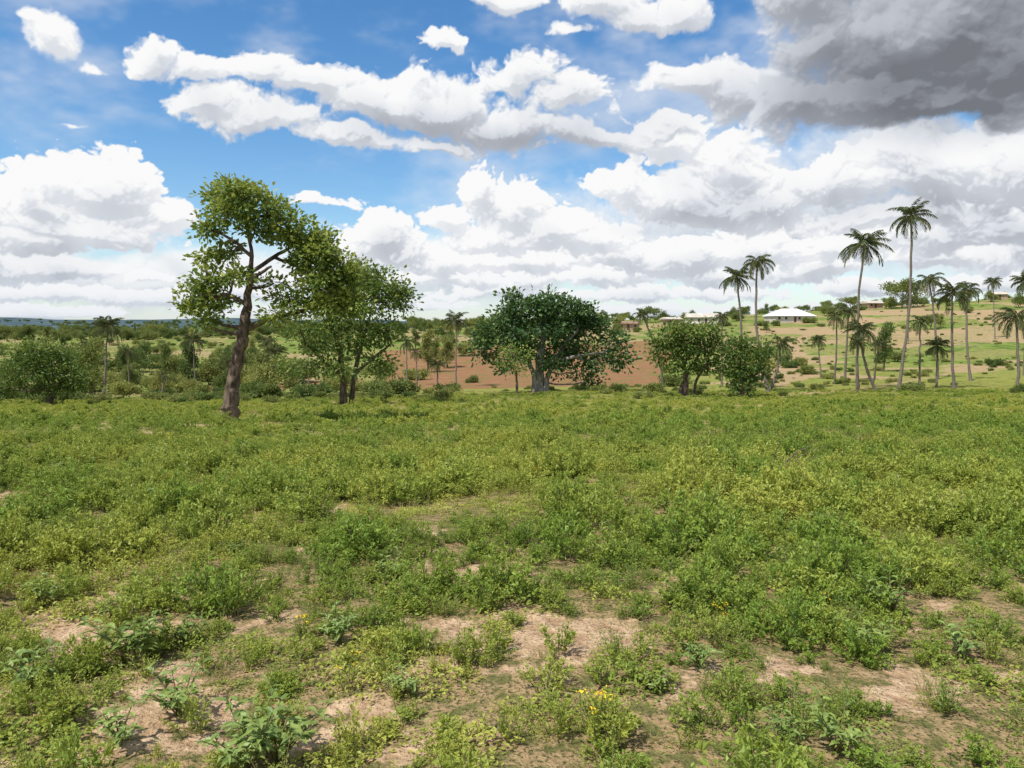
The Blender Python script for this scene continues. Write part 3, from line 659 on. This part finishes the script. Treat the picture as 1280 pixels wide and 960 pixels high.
def layer(blobs,seed,nsc=.11,namp=1.1,wamp=.5,warp=.03,edge=.10,base=0.,tdark=1.0,up=1.0,bias=0,wsc=.035,soft=.22,rough=.55):
    k=np.array([qdir(b[0],b[1]) for b in blobs]);
    rm=max(b[2] for b in blobs)/F*1.6+.05;a0,a1=k[:,0].min()-rm,k[:,0].max()+rm;rv=max(b[3] for b in blobs)/F*1.9+.05;e0,e1=k[:,1].min()-rv,k[:,1].max()+rv
    ci=(az>=a0)&(az<=a1);ri=(el>=e0)&(el<=e1+.02)
    c0,c1=np.where(ci)[0][[0,-1]];r0,r1=np.where(ri)[0][[0,-1]]
    a=A[r0:r1+1,c0:c1+1];e=Ee[r0:r1+1,c0:c1+1]
    wx=(fbm(a,e*1.3,.09,seed+200,6,.55)-.5)*warp*2.7;wy=(fbm(a,e*1.3,.09,seed+300,6,.55)-.5)*warp*1.8
    aw=a+wx;ew=e+wy
    acc=np.full(a.shape,-1.5)
    for b,(ka,ke) in zip(blobs,k):
        rx=b[2]/F*math.cos(ka);ry=b[3]/F*math.cos(ka);w=b[4] if len(b)>4 else 1
        dy=(ew-ke)/ry;dy=np.where(dy<0,dy*1.25,dy)
        v=w*(1-np.sqrt(((aw-ka)/rx)**2+dy**2))
        h=np.clip(.5+.5*(v-acc)/.22,0,1);acc=acc*(1-h)+v*h+.22*h*(1-h)
    f1=fbm(aw,ew*1.25,nsc,seed,8,rough)
    w1=1-worley(aw/wsc,ew/wsc*1.15,seed+5);w2=1-worley(aw/wsc*2.3,ew/wsc*2.6,seed+6);w3=1-worley(aw/wsc*5.1,ew/wsc*5.6,seed+7)
    bil=(w1*.45+w2*.33+w3*.22)-.55
    d=acc*.95+(f1-.5)*namp*1.2+bil*wamp*1.05+bias
    dc=np.clip(d,0,1.2);tau=np.zeros_like(d);st=4
    for q in range(1,15):
        sh=np.zeros_like(d);m=int(st*q*up);mx=int(q*1.2)
        if m<d.shape[0]: sh[:-m]=dc[m:]
        sh=np.roll(sh,mx,axis=1)
        tau+=sh*st*.018*math.exp(-q*.05)
    fine=np.zeros_like(d)
    for m,wt in((3,1.3),(6,1.1),(11,.8),(18,.6)):
        sh=np.zeros_like(d)-.2;sh[:-m]=d[m:];sh=np.roll(sh,int(m*.5),axis=1);fine+=(d-sh)*wt
    light=.32+.66*np.exp(-tau*1.15*tdark)+np.clip(fine,-.40,.45)*.26-base
    wid=edge*1.6+soft*np.clip(tau*1.1,0,1)
    al=sstep(0,1,d/wid)
    return r0,r1,c0,c1,al,np.clip(light,0,1)
S=np.full(A.shape,.8);AL=np.zeros(A.shape)
def over(r,op=1.0):
    r0,r1,c0,c1,al,li=r;al=al*op
    s=S[r0:r1+1,c0:c1+1];a=AL[r0:r1+1,c0:c1+1]
    out=al+a*(1-al);S[r0:r1+1,c0:c1+1]=np.where(out>1e-4,(li*al+s*a*(1-al))/np.maximum(out,1e-4),s);AL[r0:r1+1,c0:c1+1]=out
veil=sstep(.50,.80,fbm(A,Ee*2,.25,900,6,.6))*.55;AL[:]=veil;S[:]=.85
over(layer([(1000,270,330,95),(760,310,200,60),(1300,260,250,120),(560,335,260,50),(160,345,300,45),(-150,330,200,60),(1150,200,180,60)],31,.16,.7,.25,.04,.3,.10,.5,.9,.15,.06,.4),.92)
H=[(x,y,100,9,.8) for x,y in((-150,390),(60,388),(330,389),(520,386),(800,389),(1000,387),(1250,386),(1450,384))]
over(layer(H,11,.05,1.1,.7,.010,.10,.03,1.3,.35,.0,.015,.14))
H=[(x,y,90,14,.95) for x,y in((-200,366),(40,368),(210,372),(300,368),(470,372),(600,366),(760,370),(930,368),(1080,362),(1220,356),(1380,350),(1520,345))]
over(layer(H,12,.06,1.2,.8,.014,.10,.02,1.3,.4,.0,.02,.15))
over(layer([(70,345,70,16),(180,352,40,11),(330,345,60,15),(440,352,80,16),(560,350,70,18),(660,350,60,18),(740,348,90,18),(880,342,90,22),(1020,338,100,24),(1180,328,110,28),(1330,318,120,36),(-120,330,140,40)],13,.07,1.2,.8,.018,.09,.0,1.2,.5,.02,.024,.18))
over(layer([(460,290,48,30),(520,312,60,26),(440,312,36,20),(770,312,70,26),(850,318,70,26),(940,312,80,28),(1060,310,90,32),(1180,300,90,36),(1290,285,100,40),(1400,270,130,60),(390,248,34,8,.5),(570,325,60,20),(660,325,60,20)],14,.08,1.1,.8,.022,.08,-.02,1.1,.7,.03,.028,.18))
over(layer([(600,240,42,36,1.1),(560,268,34,24),(645,262,52,32),(690,282,56,30),(740,298,46,22),(630,295,70,24)],15,.08,1.05,.8,.022,.07,-.06,1.0,.8,.03,.028,.2))
over(layer([(130,228,56,38,1.15),(45,245,60,42,1.1),(-60,260,100,60,1.1),(205,268,46,28,1.05),(100,285,130,28,1.05),(20,298,80,24)],16,.09,1.05,.8,.026,.07,-.06,.9,.9,.02,.032,.2))
over(layer([(845,182,52,30,1.1),(910,205,54,42,1.1),(780,232,50,32),(850,250,84,32,1.1),(950,255,70,32),(1040,225,76,46,1.1),(1150,215,96,56,1.1),(1270,205,110,60,1.1),(1100,275,120,28),(1420,190,150,90,1.1)],17,.09,1.0,.8,.028,.08,.0,.85,1.,.06,.034,.22))
over(layer([(200,66,40,20),(245,82,50,24),(330,92,70,28,1.05),(265,135,60,22),(400,105,70,28,1.1),(350,152,80,24),(470,130,80,32,1.1),(440,178,70,14),(560,142,80,32,1.1),(550,188,60,12),(660,100,64,42,1.1),(640,165,90,28,1.1),(735,128,80,38,1.1),(740,175,80,22),(815,158,50,18),(545,66,30,9,.8)],18,.11,1.2,.6,.040,.15,.06,.85,.9,.08,.036,.45))
over(layer([(72,50,36,18),(48,36,20,10),(112,82,24,7,.7),(100,160,14,5,.6)],19,.08,1.0,.6,.024,.25,.0,.5,.8,-.02,.03,.3))
over(layer([(620,-5,50,16),(740,2,60,24,1.05),(800,25,50,20),(850,18,50,24),(700,42,34,8,.6),(872,105,60,22),(930,122,52,30,1.05),(850,88,34,9,.8)],20,.10,1.1,.6,.03,.18,.10,.7,.8,.04,.036,.4))
over(layer([(1130,40,160,80,1.3),(1260,65,170,80,1.3),(1020,50,50,44,1.),(1000,130,60,34,1.05),(1080,110,90,46,1.1),(1180,125,110,36,1.1),(990,-10,70,46,1.1),(1400,60,200,110,1.3),(1150,-90,250,110,1.3)],21,.13,.85,.4,.042,.16,.26,.6,1.,.14,.05,.4))
mott=(fbm(A,Ee*1.6,.07,811,5,.6)-.5)
for (px,py,rx,ry,wt) in [(1180,90,240,62,.34),(1270,40,180,80,.20),(1000,0,130,30,.12),(740,165,130,30,.20),(600,170,130,22,.16),(1040,262,140,34,.12),(1220,275,160,24,.15),(90,318,150,14,.12),(860,275,90,16,.12)]:
    a,e=qdir(px,py);L=np.sqrt(((A-a+(fbm(A,Ee,.12,801,5)-.5)*.16)*F/rx)**2+((Ee-e+(fbm(A,Ee,.12,802,5)-.5)*.09)*F/ry)**2)
    S-=wt*sstep(1.4,.2,L)*(1+mott*1.0)
S=np.clip(S+mott*.14*sstep(.1,.25,Ee),0,1)
AL*=sstep(math.radians(58),math.radians(48),abs(A))*sstep(math.radians(36),math.radians(29),Ee)*sstep(math.radians(-.5),math.radians(.4),Ee)
RAD=9000.
vx=np.stack([np.sin(A)*np.cos(Ee)*RAD,np.cos(A)*np.cos(Ee)*RAD,np.sin(Ee)*RAD+EYE],-1).reshape(-1,3)
ny,nx=A.shape;g=Geo();i=(np.arange(ny-1)[:,None]*nx+np.arange(nx-1)[None]).ravel();g.add(vx,f4=np.stack([i,i+1,i+nx+1,i+nx],1))
cm,t=newmat('cloud_mat');cm.cycles.emission_sampling='NONE'
def ramp_nodes(t,s):
    r=t.new('ShaderNodeValToRGB');t.put(r.inputs[0],s);cr=r.color_ramp
    cr.elements[0].position=0;cr.elements[0].color=(.18,.19,.215,1);cr.elements[1].position=.97;cr.elements[1].color=(.96,.96,.96,1)
    for p_,c_ in((.25,(.31,.33,.375,1)),(.5,(.50,.53,.59,1)),(.72,(.73,.76,.81,1))):
        e=cr.elements.new(p_);e.color=c_
    return r.outputs[0]
col=ramp_nodes(t,t.attr('shade'));col=t.mix(t.attr('haze'),col,(.66,.74,.84))
em=t.new('ShaderNodeEmission');t.put(em.inputs[0],col);tp=t.new('ShaderNodeBsdfTransparent');ms=t.new('ShaderNodeMixShader')
t.put(ms.inputs[0],t.attr('alpha'));t.l.new(tp.outputs[0],ms.inputs[1]);t.l.new(em.outputs[0],ms.inputs[2]);o=t.new('ShaderNodeOutputMaterial');t.l.new(ms.outputs[0],o.inputs[0])
me=g.mesh('sky_clouds',[cm],True)
for nme,a in(('shade',S),('alpha',AL),('haze',sstep(.09,0,Ee)*.4)):
    at=me.attributes.new(nme,'FLOAT','POINT');at.data.foreach_set('value',a.ravel().astype(np.float32))
obj('sky_clouds',me)
w=bpy.data.worlds.new('World');scene.world=w;w.use_nodes=True;w.node_tree.nodes.clear();t=NT(w.node_tree)
sky=t.new('ShaderNodeTexSky');sky.sky_type='NISHITA';sky.sun_disc=False;sky.sun_elevation=SUN_EL;sky.sun_rotation=SUN_AZ
sky.air_density=1.0;sky.dust_density=.3;sky.ozone_density=2.0
hs=t.new('ShaderNodeHueSaturation');hs.inputs['Saturation'].default_value=1.3;hs.inputs['Value'].default_value=1.5;t.l.new(sky.outputs[0],hs.inputs['Color'])
dirv=t.new('ShaderNodeTexCoord').outputs['Generated'];sp=t.new('ShaderNodeSeparateXYZ');t.l.new(dirv,sp.inputs[0])
c=hs.outputs[0]
away=t.M('MAXIMUM',t.mr(sp.outputs[1],.62,.42),t.mr(sp.outputs[2],.50,.60))
nz=t.mr(t.noise(dirv,2.2,3,.55,dim='3D'),.44,.58)
c=t.mix(t.M('MULTIPLY',away,nz),c,(7.5,7.7,8.0))
c=t.mix(t.mr(sp.outputs[2],0.0,.12,.5,0),c,(5.8,7.2,9.0))
bg=t.new('ShaderNodeBackground');t.l.new(c,bg.inputs[0]);bg.inputs[1].default_value=.1
ow=t.new('ShaderNodeOutputWorld');t.l.new(bg.outputs[0],ow.inputs[0])
sl=bpy.data.lights.new('sun','SUN');sl.energy=5.0;sl.angle=math.radians(.6);sl.color=(1,.955,.87)
so=obj('sun',sl,(0,0,50));dv=Vector((math.sin(SUN_AZ)*math.cos(SUN_EL),math.cos(SUN_AZ)*math.cos(SUN_EL),math.sin(SUN_EL)))
so.rotation_euler=(-dv).to_track_quat('-Z','Y').to_euler()
# ------------------------------------------------------------ camera
cam=bpy.data.cameras.new('camera');cam.sensor_width=36;cam.lens=36*F/1280;cam.clip_end=20000;cam.clip_start=.05
co=obj('camera',cam,(0,0,EYE));co.rotation_euler=(math.pi/2-PITCH,0,0);scene.camera=co
scene.view_settings.view_transform='Standard';scene.view_settings.look='None';scene.view_settings.exposure=0
